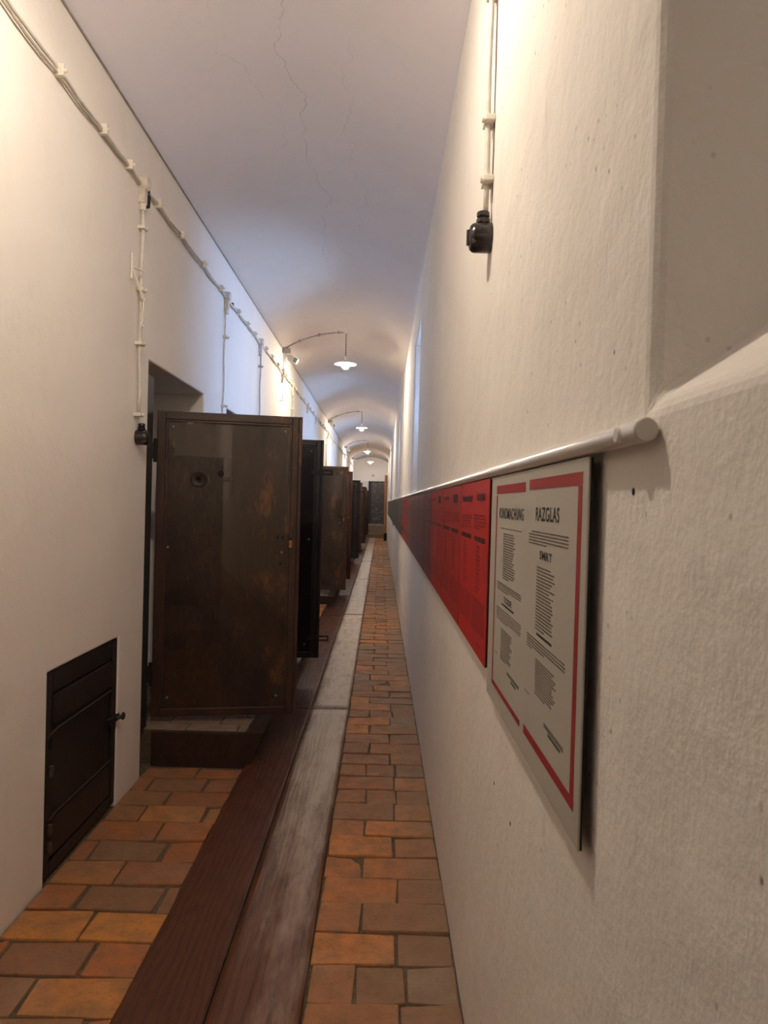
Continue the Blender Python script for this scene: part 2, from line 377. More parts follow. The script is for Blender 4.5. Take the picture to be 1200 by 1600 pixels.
# ------------------------------------------------------------------ the shell
def wall_mesh(xf, sgn, depth, ops, y0, y1, z0, z1, ystep=None):
    """wall whose face lies at x=xf and whose body runs to xf+sgn*depth; ops: (a0,a1,b0,b1, c0,c1,d0,d1) face rect, outer rect"""
    bm = bmesh.new()
    def side(x, rects):
        ys = sorted({y0, y1, *[r[0] for r in rects], *[r[1] for r in rects]})
        zs = sorted({z0, z1, *[r[2] for r in rects], *[r[3] for r in rects]})
        V = {}
        def v(i, j):
            if (i, j) not in V: V[(i, j)] = bm.verts.new((x, ys[i], zs[j]))
            return V[(i, j)]
        for i in range(len(ys) - 1):
            for j in range(len(zs) - 1):
                cy, cz = (ys[i] + ys[i+1]) / 2, (zs[j] + zs[j+1]) / 2
                if any(r[0] < cy < r[1] and r[2] < cz < r[3] for r in rects): continue
                bm.faces.new((v(i, j), v(i+1, j), v(i+1, j+1), v(i, j+1)))
        def ring_(r):
            ia, ib = ys.index(r[0]), ys.index(r[1]); ja, jb = zs.index(r[2]), zs.index(r[3])
            return v(ia, ja), v(ib, ja), v(ib, jb), v(ia, jb), (ia, ib, ja, jb)
        return ys, zs, v, ring_, V
    fr = [tuple(o[:4]) for o in ops]; br = [tuple(o[4:]) for o in ops]
    A = side(xf, fr); B = side(xf + sgn * depth, br)
    for f, k in zip(fr, br):                                # reveals, subdivided to meet the grid corners
        a = A[3](f); c = B[3](k)
        for q in range(4):
            p0, p1, q0, q1 = a[q], a[(q+1) % 4], c[q], c[(q+1) % 4]
            def run(V, s, e):
                out = [vv for vv in V.values() if abs((vv.co - s.co).cross(e.co - s.co).length) < 1e-4 and
                       -1e-4 <= (vv.co - s.co).dot(e.co - s.co) <= (e.co - s.co).length_squared + 1e-4]
                return sorted(out, key=lambda vv: (vv.co - s.co).length)
            la = run(A[4], p0, p1); lb = run(B[4], q0, q1)
            bm.faces.new(la + lb[::-1])
    # close the rim
    def rimv(S, pred): return [vv for vv in S[4].values() if pred(vv.co)]
    for pa, key in ((lambda c: abs(c.z - z1) < 1e-4, lambda c: c.y), (lambda c: abs(c.z - z0) < 1e-4, lambda c: c.y),
                    (lambda c: abs(c.y - y0) < 1e-4, lambda c: c.z), (lambda c: abs(c.y - y1) < 1e-4, lambda c: c.z)):
        la = sorted(rimv(A, pa), key=lambda vv: key(vv.co)); lb = sorted(rimv(B, pa), key=lambda vv: key(vv.co))
        try: bm.faces.new(la + lb[::-1])
        except ValueError: pass
    return bm

WIN = []
for k in range(-2, 6):
    a = -0.285 + 6.04 * k
    WIN.append((a, a + 1.05, EYE + 0.115, EYE + 1.57, a + 0.14, a + 0.91, EYE + 0.115 + 0.46, EYE + 1.50))
WIN_DEPTH = 0.60
RA = [(3.825 + PITCH * k, 5.0 + PITCH * k) for k in range(-1, 5)]
RB = [(5.74 + PITCH * k, 6.92 + PITCH * k) for k in range(-1, 4)]
REC_TOP = EYE + 0.755
REC_D = 0.50
recs = [(a, b_, -0.03, REC_TOP, a, b_, -0.03, REC_TOP) for a, b_ in RA + RB]
HY0, HY1, HZ = 2.73, 3.47, 0.845        # stove hatch niche

wl = wall_mesh(XL, -1, REC_D, recs + [(HY0, HY1, -0.03, HZ, HY0, HY1, -0.03, HZ)], Y0, Y1, -0.05, SPRING + 0.02)
o = obj('wall_left', wl, M['wall_l'], bevel=0.012); tag(o, kind='structure')
wr = wall_mesh(XR, 1, WIN_DEPTH, WIN, Y0, Y1, -0.05, SPRING + 0.02)
o = obj('wall_right', wr, M['wall_r'], bevel=0.014); o.modifiers['bevel'].segments = 3; tag(o, kind='structure')
tag(obj('wall_end', boxes((-1.9, 0.9, Y1, Y1 + 0.3, -0.05, CROWN + 0.3)), M['wall_l']), kind='structure')
tag(obj('wall_back', boxes((-1.9, 0.9, Y0 - 0.3, Y0, -0.05, CROWN + 0.3)), M['wall_l']), kind='structure')
# the dark cells behind the left wall
bm = boxes((-3.9, -3.8, Y0, Y1, -0.05, 2.9), (-3.8, XL - REC_D, Y0, Y1, 2.8, 2.9), (-3.8, XL - REC_D, Y0 - 0.1, Y0, -0.05, 2.8),
           (-3.8, XL - REC_D, Y1, Y1 + 0.1, -0.05, 2.8))
for k in range(5):
    box(bm, -3.8, XL - REC_D, 5.3 + PITCH * k, 5.45 + PITCH * k, 0, 2.8)
    box(bm, -3.8, XL - REC_D, 3.55 + PITCH * k, 3.65 + PITCH * k, 0, 2.8)
tag(obj('wall_cells', bm, M['wall_l']), kind='structure')

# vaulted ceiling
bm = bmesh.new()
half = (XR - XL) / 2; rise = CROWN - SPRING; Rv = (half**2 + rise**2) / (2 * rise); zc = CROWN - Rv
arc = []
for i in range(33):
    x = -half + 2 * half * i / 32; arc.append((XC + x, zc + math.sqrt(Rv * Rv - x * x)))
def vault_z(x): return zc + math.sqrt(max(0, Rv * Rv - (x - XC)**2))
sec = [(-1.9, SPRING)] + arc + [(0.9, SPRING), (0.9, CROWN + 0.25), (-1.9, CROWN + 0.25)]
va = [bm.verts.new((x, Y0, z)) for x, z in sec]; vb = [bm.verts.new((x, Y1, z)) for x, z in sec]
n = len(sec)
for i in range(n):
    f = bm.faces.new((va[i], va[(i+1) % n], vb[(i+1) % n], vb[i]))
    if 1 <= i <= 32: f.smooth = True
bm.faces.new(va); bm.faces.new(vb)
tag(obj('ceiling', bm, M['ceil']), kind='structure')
tag(obj('trim_1', tube(bmesh.new(), [(XL + 0.006, Y0, SPRING - 0.004), (XL + 0.006, Y1, SPRING - 0.004)], 0.0045, 6), M['trim']), kind='structure')

# ------------------------------------------------------------------ floor
tag(obj('floor', boxes((-4.0, 0.9, Y0, Y1, -0.12, -0.010)), M['mortar']), kind='structure')
def rough_brick(bm, x0, x1, y0, y1, z, h=0.05, tilt=0.004, bev=0.007):
    cx, cy = (x0 + x1) / 2, (y0 + y1) / 2
    v, fs = box(bm, x0, x1, y0, y1, z - h, z, jit=0.0055)
    a = random.uniform(-0.02, 0.02); t1 = random.uniform(-tilt, tilt); t2 = random.uniform(-tilt, tilt)
    for p in v:
        dx, dy = p.co.x - cx, p.co.y - cy
        p.co.x = cx + dx * math.cos(a) - dy * math.sin(a); p.co.y = cy + dx * math.sin(a) + dy * math.cos(a)
        p.co.z += t1 * dx / 0.15 * 0.7 + t2 * dy / 0.07 * 0.5
    ed = list({e for f in fs[1:2] for e in f.edges} | {e for f in fs[2:] for e in f.edges})
    bmesh.ops.bevel(bm, geom=ed, offset=bev, segments=2, affect='EDGES', profile=0.6)
ROW = 0.179
bm = bmesh.new(); y = Y0 + 0.06; i = 0
while y < 31.0:
    g = 0.009
    if i % 2 == 0: cuts = [BR0, BR0 + 0.30 + random.uniform(-.012, .012), BR1]
    else: cuts = [BR0, BR0 + 0.155 + random.uniform(-.015, .02), BR1]
    if random.random() < 0.12: cuts = [BR0, BR0 + 0.155, BR0 + 0.32, BR1]
    z = random.uniform(-0.004, 0.003)
    for a, b_ in zip(cuts, cuts[1:]):
        e0 = -0.002 if a == BR0 else 0
        rough_brick(bm, a + g / 2 + e0, b_ - g / 2 - (0.0 if b_ == BR1 else 0), y + g / 2, y + ROW - g / 2, z + random.uniform(-.003, .003))
    y += ROW; i += 1
tag(obj('floor_bricks_right', bm, M['brick']), kind='structure')
STEP_Y = [(4.0 - PITCH, 7.25 - PITCH), (4.0, 7.25)] + [(4.02 + PITCH * k, 7.25 + PITCH * k) for k in (1, 2, 3)] + [(4.02 + PITCH * 4, 31.0)]
bm = bmesh.new()
def left_rows(ya, yb, z):
    y = ya; i = 0
    while y + 0.06 < yb:
        e = min(y + ROW, yb); off = [0.16, 0.24, 0.08, 0.30][i % 4] + random.uniform(-.02, .02)
        cuts = [XL]; x = XL + off
        while x < PL0 - 0.05: cuts.append(x); x += 0.302 + random.uniform(-.01, .01)
        cuts.append(PL0)
        zz = z + random.uniform(-0.003, 0.003)
        for a, b_ in zip(cuts, cuts[1:]):
            rough_brick(bm, a + 0.006, b_ - 0.006, y + 0.006, e - 0.006, zz + random.uniform(-.002, .002))
        y += ROW; i += 1
left_rows(STEP_Y[0][1], STEP_Y[1][0] - 0.03, 0.0)
left_rows(Y0 + 0.01, STEP_Y[0][0] - 0.03, 0.0)
for (a, b_), (c, d) in zip(STEP_Y[1:], STEP_Y[2:]):
    left_rows(b_, c - 0.03, 0.06)
tag(obj('floor_bricks_left', bm, M['brick_red']), kind='structure')
# mortar under the raised stretches of the left strip
bm = bmesh.new()
for (a, b_), (c, d) in zip(STEP_Y[1:], STEP_Y[2:]): box(bm, XL, PL0, b_, c - 0.03, -0.01, 0.05)
tag(obj('floor_bed', bm, M['mortar']), kind='structure')

# planks: two runs of boards
def board_run(name, x0, x1, joints, m, z, groove=None):
    bm = bmesh.new()
    for a, b_ in zip(joints, joints[1:]):
        zz = z + random.uniform(-.002, .002)
        if groove:                                          # worn crest and split along the board
            nx = 12; ny = max(2, int((b_ - a) / 0.12)); V = []
            for j in range(ny + 1):
                yy = a + 0.003 + (b_ - a - 0.006) * j / ny; row = []
                for i in range(nx + 1):
                    t = i / nx; xx = x0 + 0.004 + (x1 - x0 - 0.008) * t
                    gx = groove + 0.012 * math.sin(yy * 1.7) + 0.006 * math.sin(yy * 5.3)
                    amp = max(0.0, min(1.0, (5.2 - yy) / 1.0))
                    h = amp * (0.006 * math.exp(-((xx - gx) / 0.05)**2) - 0.010 * math.exp(-((xx - gx + 0.022) / 0.010)**2))
                    h -= 0.004 * (abs(2 * t - 1) > 0.97)
                    row.append(bm.verts.new((xx, yy, zz + h)))
                V.append(row)
            for j in range(ny):
                for i in range(nx):
                    f = bm.faces.new((V[j][i], V[j][i+1], V[j+1][i+1], V[j+1][i])); f.smooth = True
            loop = [V[0][i] for i in range(nx + 1)] + [V[j][nx] for j in range(1, ny + 1)] + [V[ny][i] for i in range(nx - 1, -1, -1)] + [V[j][0] for j in range(ny - 1, 0, -1)]
            low = [bm.verts.new((v_.co.x, v_.co.y, -0.05)) for v_ in loop]
            for q in range(len(loop)): bm.faces.new((loop[q], low[q], low[(q+1) % len(low)], loop[(q+1) % len(loop)]))
            bm.faces.new(low)
        else:
            v_, fs = box(bm, x0 + 0.003, x1 - 0.003, a + 0.003, b_ - 0.003, -0.05, zz)
            bmesh.ops.bevel(bm, geom=list({e for f in fs[1:2] for e in f.edges}), offset=0.005, segments=2, affect='EDGES')
    return tag(obj(name, bm, m), kind='structure')
board_run('floor_boards_dark', PL0, PLM, [Y0, -1.5, 5.13, 9.4, 14.0, 18.3, 22.8, 27.0, 30.9], M['plank_dark'], 0.012)
board_run('floor_boards_worn', PLM, BR0, [Y0, -1.5, 5.13, 9.5, 14.0, 18.3, 22.8, 27.0, 30.9], M['plank_worn_sheen'], 0.010, groove=-0.335)

# raised thresholds in front of the cell doors
for k, (a, b_) in enumerate(STEP_Y):
    h = 0.20 if k < 2 else 0.175
    bm = bmesh.new()
    box(bm, XL - REC_D + 0.01, PL0, a + 0.032, b_, -0.04, h - 0.008)
    st = obj('step', bm, M['mortar'])
    tag(st, kind='structure')
    bm = bmesh.new(); y = a + 0.032; i = 0
    rows = [0.12, 0.15] + [0.179] * 30
    for r in rows:
        if y + 0.05 > b_: break
        e = min(y + r, b_); inrec = any(q[0] < (y + e) / 2 < q[1] for q in RA + RB)
        cuts = [XL if not inrec else XL - 0.10]; x = cuts[0] + (0.16 if i % 2 else 0.29)
        while x < PL0 - 0.05: cuts.append(x); x += 0.302
        cuts.append(PL0)
        for c0, c1 in zip(cuts, cuts[1:]):
            rough_brick(bm, c0 + 0.006, c1 - 0.006, y + 0.005, e - 0.005, h, 0.03, bev=0.006)
        y = e; i += 1
    obj('tread_bricks', bm, M['brick_pale'], st)
    obj('riser_board', boxes((XL, PL0, a, a + 0.03, -0.03, h - 0.004)), M['riser'], st, bevel=0.004)
    bm = bmesh.new()                                        # leaning side board
    q = [(PL0, -0.01), (PL0 + 0.02, -0.01), (PL0 + 0.10, h - 0.004), (PL0, h - 0.004)]
    A_ = [bm.verts.new((x, a, z)) for x, z in q]; B_ = [bm.verts.new((x, b_, z)) for x, z in q]
    bm.faces.new(A_); bm.faces.new(B_)
    for i in range(4): bm.faces.new((A_[i], A_[(i+1) % 4], B_[(i+1) % 4], B_[i]))
    obj('side_board', bm, M['riser'], st)

# rise at the far end
bm = bmesh.new()
for i, (ya, z) in enumerate([(31.0, 0.18), (31.45, 0.36), (31.9, 0.53)]): box(bm, XL, XR, ya, Y1, -0.03 if i == 0 else z - 0.2, z)
tag(obj('floor_end_steps', bm, M['end_wood'], bevel=0.01), kind='structure')

# ------------------------------------------------------------------ windows in the right wall
for k, w_ in enumerate(WIN):
    x0 = XR + WIN_DEPTH - 0.10; y0, y1, z0, z1 = w_[4] + 0.002, w_[5] - 0.002, w_[6] + 0.002, w_[7] - 0.002
    fy0, fy1, fz0, fz1 = w_[4] - 0.01, w_[5] + 0.01, w_[6] - 0.06, w_[7] + 0.01
    wn = empty('window_%d' % (k + 1), (XR + WIN_DEPTH + 0.03, (y0 + y1) / 2, z0)); tag(wn, kind='structure')
    def L(bm_):                      # to local coordinates of the window
        bmesh.ops.translate(bm_, verts=bm_.verts, vec=-Vector(wn.location)); return bm_
    X = XR + WIN_DEPTH
    bm = boxes((X, X + 0.05, fy0, y0 + 0.045, fz0, fz1), (X, X + 0.05, y1 - 0.045, fy1, fz0, fz1),
               (X, X + 0.05, y0 + 0.045, y1 - 0.045, fz0, z0 + 0.045), (X, X + 0.05, y0 + 0.045, y1 - 0.045, z1 - 0.045, fz1),
               (X + 0.005, X + 0.045, (y0+y1)/2 - 0.018, (y0+y1)/2 + 0.018, z0 + 0.045, z1 - 0.045),
               (X + 0.008, X + 0.042, y0 + 0.045, y1 - 0.045, z0 + 0.62, z0 + 0.645))
    obj('window_frame', L(bm), M['frame_wood'], wn)
    obj('window_pane', L(boxes((X + 0.022, X + 0.027, y0 + 0.04, y1 - 0.04, z0 + 0.04, z1 - 0.04))), M['pane' if k > 2 else 'pane_dimmed'], wn)
    ld = bpy.data.lights.new('sky_portal', 'AREA'); ld.shape = 'RECTANGLE'; ld.size = z1 - z0 + 0.1; ld.size_y = y1 - y0 + 0.1
    ld.cycles.is_portal = True
    lo = bpy.data.objects.new('sky_portal', ld); C.objects.link(lo)
    lo.matrix_world = Matrix.Translation((X + 0.08, (y0+y1)/2, (z0+z1)/2)) @ Matrix(((0,0,1,0),(0,1,0,0),(-1,0,0,0),(0,0,0,1)))

# ------------------------------------------------------------------ cell doors
DW, DH, DT = 0.86, 1.836, 0.055
ORD = ['nearest', 'second', 'third', 'fourth', 'fifth', 'sixth', 'seventh', 'eighth', 'ninth']
def make_door(idx, hx, hy, hz, ang, kind, label):
    d = empty('door_%d' % idx, (hx, hy, hz), math.radians(ang))
    tag(d, label, 'door', kind='structure')
    mp = {'A': M['door_panel'], 'B': M['door_black'], 'R': M['door_red']}[kind]
    mr = {'A': M['door_rim'], 'B': M['door_black'], 'R': M['door_red']}[kind]
    y0, y1 = -DT, 0.0                                       # y0 faces the camera
    obj('panel', boxes((0.03, DW - 0.03, -0.040, -0.012, 0.03, DH - 0.03)), mp, d, bevel=0.002)
    r = 0.048
    bm = boxes((0, r, y0, y1, 0, DH), (DW - r - 0.014, DW - 0.022, y0, y1, 0, DH), (DW - 0.022, DW, y0 - 0.006, y1, 0, DH), (r, DW - r - 0.014, y0, y1, DH - r, DH), (r, DW - r - 0.014, y0, y1, 0, r))
    obj('rim', bm, mr, d, bevel=0.004)
    bm = boxes((DW - r - 0.030, DW - r - 0.014, y0 + 0.004, y0 + 0.02, r, DH - r), (r, r + 0.014, y0 + 0.004, y0 + 0.02, r, DH - r),
               (r + 0.014, DW - r - 0.03, y0 + 0.004, y0 + 0.02, DH - r - 0.014, DH - r))
    obj('inner_bead', bm, mr, d, bevel=0.003)
    ax0, ax1, az0, az1 = 0.055, DW - r - 0.025, 0.055, DH - r - 0.01
    obj('acrylic_cover', boxes((ax0, ax1, -0.0500, -0.0465, az0, az1)), M['acrylic_dull' if idx == 2 else 'acrylic'], d)
    for sx, sz in ((ax0 + 0.035, az1 - 0.035), (ax1 - 0.03, az1 - 0.035), (ax0 + 0.02, 1.02), (ax1 - 0.035, 1.00), (ax0 + 0.035, az0 + 0.06), (ax1 - 0.05, az0 + 0.06)):
        bm = lathe(bmesh.new(), [(0.0, -0.056), (0.004, -0.0555), (0.0065, -0.053), (0.007, -0.0495)], (sx, 0, sz), 12, 'Y')
        obj('screw', bm, M['screw'], d, smooth=True)
    if kind != 'B':                                         # spy hole dish and little flap
        bm = lathe(bmesh.new(), [(0.05, -0.0415), (0.048, -0.0455), (0.042, -0.046), (0.034, -0.043), (0.012, -0.0405), (0.0, -0.0400)], (0.245, 0, 1.435), 28, 'Y')
        sh = obj('spy_hole', bm, M['door_rim'], d, smooth=True)
        bm = lathe(bmesh.new(), [(0.010, -0.0415), (0.010, -0.0445), (0.0, -0.045)], (0.245, 0, 1.435), 16, 'Y')
        obj('peep_lens', bm, M['hole'], sh)
        bm = boxes((0.345, 0.475, -0.0440, -0.0405, 1.43, 1.56)); fl = obj('food_flap', bm, M['door_panel'] if kind == 'A' else mp, d, bevel=0.0015)
        bm = lathe(bmesh.new(), [(0.020, -0.0436), (0.017, -0.0455), (0.0, -0.046)], (0.375, 0, 1.47), 14, 'Y')
        tube(bm, [(0.375, -0.0448, 1.48), (0.385, -0.0448, 1.52)], 0.0012, 6)
        obj('latch', bm, M['iron'], fl)
        for hx_, hz_ in ((0.765, 0.93), (0.775, 1.09), (0.745, 1.09)):
            bm = lathe(bmesh.new(), [(0.008, -0.040), (0.008, -0.0425), (0.0, -0.043)], (hx_ - 0.02, 0, hz_), 12, 'Y')
            obj('bolt_hole', bm, M['hole'], d)
        obj('lock_plate', boxes((DW - 0.066, DW - 0.046, y0 - 0.002, y0 + 0.004, 1.03, 1.075)), M['orange'], d, bevel=0.001)
        obj('lock_hole', boxes((DW - 0.062, DW - 0.050, y0 - 0.0025, y0 + 0.004, 1.078, 1.087)), M['hole'], d)
    if kind == 'B':                                         # hasp loops beyond the free edge
        for hz_ in (1.565, 0.17):
            bm = bmesh.new()
            box(bm, DW - 0.10, DW, -DT - 0.008, -DT, hz_ - 0.020, hz_ + 0.020)
            box(bm, DW, DW + 0.080, -DT - 0.012, -DT, hz_ + 0.008, hz_ + 0.024)
            box(bm, DW, DW + 0.080, -DT - 0.012, -DT, hz_ - 0.024, hz_ - 0.008)
            box(bm, DW + 0.064, DW + 0.080, -DT - 0.012, -DT, hz_ - 0.008, hz_ + 0.008)
            obj('hasp', bm, M['iron'], d, bevel=0.0015)
    for hz_ in (0.25, 1.60):                                # hinges
        bm = tube(bmesh.new(), [(-0.012, -0.02, hz_ - 0.07), (-0.012, -0.02, hz_ + 0.07)], 0.014, 12)
        box(bm, -0.035, 0.004, -0.03, -0.012, hz_ - 0.05, hz_ + 0.05)
        obj('hinge', bm, M['iron'], d)
    return d
def door_frame(y0, y1, zf):
    fr = empty('door_frame', (XL - 0.12, y0, zf)); tag(fr, 'black iron frame set into the whitewashed doorway recess', 'door frame', 'iron frames of the cell doorways', kind='structure')
    top = REC_TOP - zf - 0.05
    obj('post', boxes((-0.06, 0.072, 0.0, 0.24, 0, top)), M['iron'], fr, bevel=0.006)
HX = -1.352
doors = [(HX, 4.185, 0.234, 9.4, 'A', 'brown cell door standing open nearest, with the spy hole dish and clear cover'),
         (HX, 5.80, 0.234, 5.0, 'B', 'black cell door with a hasp loop low on its edge, directly behind the nearest brown door'),
         (HX, 10.27, 0.25, 5.0, 'A', 'brown cell door whose cover mirrors the white wall, third from the front'),
         (HX, 11.80, 0.25, 3.0, 'R', 'reddish cell door edge just behind the third door'),
         (HX, 16.3, 0.25, 2.0, 'B', 'dark cell door with a pale reflection and top hasp, fifth from the front'),
         (HX, 18.0, 0.25, 3.0, 'R', 'cell door almost hidden behind the fifth door'),
         (HX, 22.5, 0.25, 3.0, 'A', 'small looking far cell door, seventh from the front'),
         (HX, 24.1, 0.25, 3.0, 'R', 'far reddish cell door, eighth from the front'),
         (HX, 28.55, 0.25, 2.0, 'B', 'farthest dark cell door, just before the end wall')]
for i, d in enumerate(doors): make_door(i + 1, *d)
make_door(12, HX, 5.80 - PITCH, 0.234, 2.0, 'B', 'cell door just behind the viewer, mirrored in the cover of the nearest door')
make_door(13, HX, 4.185 - PITCH, 0.234, 2.0, 'A', 'brown cell door farther behind the viewer')
for i, (a, b_) in enumerate(RA + RB): door_frame(a, b_, 0.2 if i in (0, 1, 6, 7) else 0.175)

# end wall: scrawled iron door, sill, notice, light
ed = empty('door_%d' % 10, (-0.46, Y1 - 0.06, 0.53)); tag(ed, 'dark end door covered in pale scratches, closing the corridor', 'door', kind='structure')
obj('leaf', boxes((0, 0.84, 0, 0.05, 0.03, 2.0)), M['end_door'], ed)
obj('frame', boxes((-0.14, -0.0, -0.01, 0.06, 0, 2.06), (0.84, 0.90, -0.01, 0.06, 0, 2.06), (0, 0.84, -0.01, 0.06, 2.0, 2.06)), M['iron'], ed)
tag(obj('trim_2', boxes((-0.62, 0.1, Y1 - 0.5, Y1 - 0.07, 0.53, 0.60)), M['brick_pale'], bevel=0.01), kind='structure')
t = obj('notice', boxes((-0.90, -0.615, Y1 - 0.012, Y1, 2.13, 2.58)), M['paper']); tag(t, 'pale blank-looking notice on the end wall left of the scratched door', 'notice')
t = empty('wall_light', (-0.40, Y1, 2.86)); tag(t, 'tiny unlit round fitting above the far end door', 'wall light')
bm = lathe(bmesh.new(), [(0.06, 0.0), (0.06, -0.03), (0.045, -0.05)], (0, 0, 0), 16, 'Y'); obj('base', bm, M['bakelite'], t)
bm = lathe(bmesh.new(), [(0.04, -0.05), (0.04, -0.09), (0.0, -0.12)], (0, 0, 0), 16, 'Y'); obj('glass_cover', bm, M['enamel'], t)
# honey-brown open leaf close to the right wall
t = empty('door_11', (0.17, 29.0, 0.31)); tag(t, 'honey brown wooden door leaf standing open against the right wall at the far end', 'door', kind='structure')
obj('leaf', boxes((-0.025, 0.09, 0, 0.9, 0, 2.44)), M['oak'], t, bevel=0.004)
obj('foot', boxes((-0.01, 0.12, 0.0, 0.9, -0.31, -0.002)), M['iron'], t)

# ------------------------------------------------------------------ iron hatch low in the left wall
hy0, hy1 = HY0 + 0.004, HY1 - 0.004
ht = empty('stove_hatch', (XL, hy0, 0.014)); tag(ht, 'black iron stove hatch with two thin rods, low in the left wall', 'hatch')
W = hy1 - hy0; H = HZ - 0.018
obj('frame', boxes((-0.06, -0.004, 0, 0.05, 0, H), (-0.06, -0.004, W - 0.05, W, 0, H), (-0.06, -0.004, 0.05, W - 0.05, H - 0.09, H), (-0.06, -0.004, 0.05, W - 0.05, 0, 0.05)), M['hatch'], ht, bevel=0.006)
dr = obj('hatch_door', boxes((-0.05, -0.016, 0.052, W - 0.052, 0.052, H - 0.092)), M['hatch'], ht, bevel=0.004)
obj('top_plate', boxes((-0.018, 0.002, 0.06, W - 0.06, H - 0.225, H - 0.10)), M['hatch'], dr, bevel=0.01)
obj('bottom_plate', boxes((-0.018, -0.008, 0.06, W - 0.06, 0.06, 0.22)), M['hatch'], dr, bevel=0.004)
for z in (H - 0.245, 0.235):
    bm = tube(bmesh.new(), [(-0.006, 0.03, z - 0.012), (-0.004, 0.06, z - 0.008), (-0.004, 0.10, z), (-0.004, W - 0.07, z)], 0.0035, 8)
    obj('rod', bm, M['rod'], dr)
for z in (H - 0.29, H - 0.40, 0.19, 0.12):
    bm = tube(bmesh.new(), [(0.0, 0.035, z - 0.02), (0.0, 0.035, z + 0.02)], 0.012, 10); obj('hinge', bm, M['rod' if z < H - 0.35 else 'hatch'], ht)
bm = boxes((-0.016, 0.006, W - 0.10, W + 0.02, H * 0.5, H * 0.5 + 0.03)); tube(bm, [(0.004, W - 0.015, H*0.5 + 0.015), (0.026, W - 0.005, H*0.5 + 0.02)], 0.010, 8)
ring(bm, (0.030, W + 0.005, H*0.5 + 0.02), 0.014, 0.006, 'X', 12, 6); obj('latch', bm, M['iron'], ht)
obj('back_plate', boxes((-0.10, -0.07, 0, W, 0, H)), M['hatch'], ht)

# ------------------------------------------------------------------ cables on the left wall
CZ = EYE + 1.63
def clip_bm(c, along='Y', w=0.05):
    bm = bmesh.new(); x, y, z = c
    if along == 'Y': box(bm, x - 0.02, x + 0.022, y - 0.010, y + 0.010, z - w / 2, z + w / 2); tube(bm, [(x + 0.015, y, z), (x + 0.034, y, z)], 0.008, 8)
    else: box(bm, x - 0.02, x + 0.022, y - w / 2, y + w / 2, z - 0.009, z + 0.009); tube(bm, [(x + 0.015, y, z), (x + 0.034, y, z)], 0.007, 8)
    return bm
boxes_y = [3.62, 5.58, 7.15, 8.75] + [3.62 + PITCH, 5.58 + PITCH, 7.15 + PITCH] + [16.25, 18.0, 21.9, 23.7]
segs = [Y0 + 0.3] + boxes_y + [31.8]
clips0 = [2.25, 2.68, 3.10, 3.42, 3.86, 4.31, 4.83, 5.36, 6.02, 6.42, 6.80, 7.45, 7.85, 8.3]
y = 9.0
while y < 31: clips0.append(y); y += 0.52
y = -6; pre = []
while y < 2.0: pre.append(y); y += 0.5
allc = pre + clips0
run = empty('wall_cable', (XL, 0, CZ)); tag(run, 'whitewashed cable run held by clips along the left wall, parallel to the ceiling', 'cable')
def zc_(y_):                                            # sag between clips
    a = max([c for c in allc if c <= y_], default=y_); b_ = min([c for c in allc if c >= y_], default=y_)
    if b_ - a < 1e-6: return 0
    t = (y_ - a) / (b_ - a); return -0.016 * 4 * t * (1 - t) * (b_ - a) / 0.5
for off, r, sx in ((0.0075, 0.0068, 0.016), (-0.0070, 0.0060, 0.015)):
    bm = bmesh.new(); pts = []; y = Y0 + 0.05
    while y < 31.9:
        pts.append((sx + random.uniform(-.0015, .0015), y, off * (1 + 0.5 * math.sin(y * 3.1)) + zc_(y) + random.uniform(-.0015, .0015))); y += 0.10 if y < 12 else 0.26
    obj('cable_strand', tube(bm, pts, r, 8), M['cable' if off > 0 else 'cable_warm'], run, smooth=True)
for c in allc:
    bm = clip_bm((0.016, c, 0.0), 'Y', 0.046); obj('cable_clip', bm, M['clip'], run, bevel=0.003)
for i, y in enumerate(boxes_y):
    jb = empty('junction_box', (XL, y, CZ - 0.02))
    tag(jb, ['cream junction box above the nearest switch, broken open beside a dark gap', 'cream junction box on the cable run above the nearest door',
             'grey junction box above the thin double cable drop', 'junction box under the first hanging lamp bracket'][i] if i < 4 else 'small far junction box on the left wall cable run', 'junction box',
        None if i < 4 else 'far junction boxes on the left wall')
    bm = lathe(bmesh.new(), [(0.038, -0.01), (0.038, 0.035), (0.033, 0.048), (0.012, 0.052), (0.0, 0.052)], (0, 0, 0.02), 20, 'X')
    box(bm, 0.0, 0.034, -0.022, 0.022, -0.085, 0.0); obj('box_body', bm, M['box'], jb, bevel=0.003)
    bm = lathe(bmesh.new(), [(0.017, -0.12), (0.017, -0.085), (0.013, -0.08)], (0.018, 0, 0), 12, 'Z'); obj('gland', bm, M['clip'], jb, smooth=False)
    if i == 0:
        bm = bmesh.new(); box(bm, 0.0, 0.025, 0.050, 0.085, 0.0, 0.065, jit=0.011); box(bm, 0.0, 0.012, 0.065, 0.10, -0.07, -0.005, jit=0.010)
        obj('dark_splice', bm, M['bakelite'], jb)
    if i == 1:
        bm = bmesh.new(); box(bm, 0.0, 0.02, 0.20, 0.235, -0.0, 0.03, jit=0.005); obj('dark_knob', bm, M['bakelite'], jb)

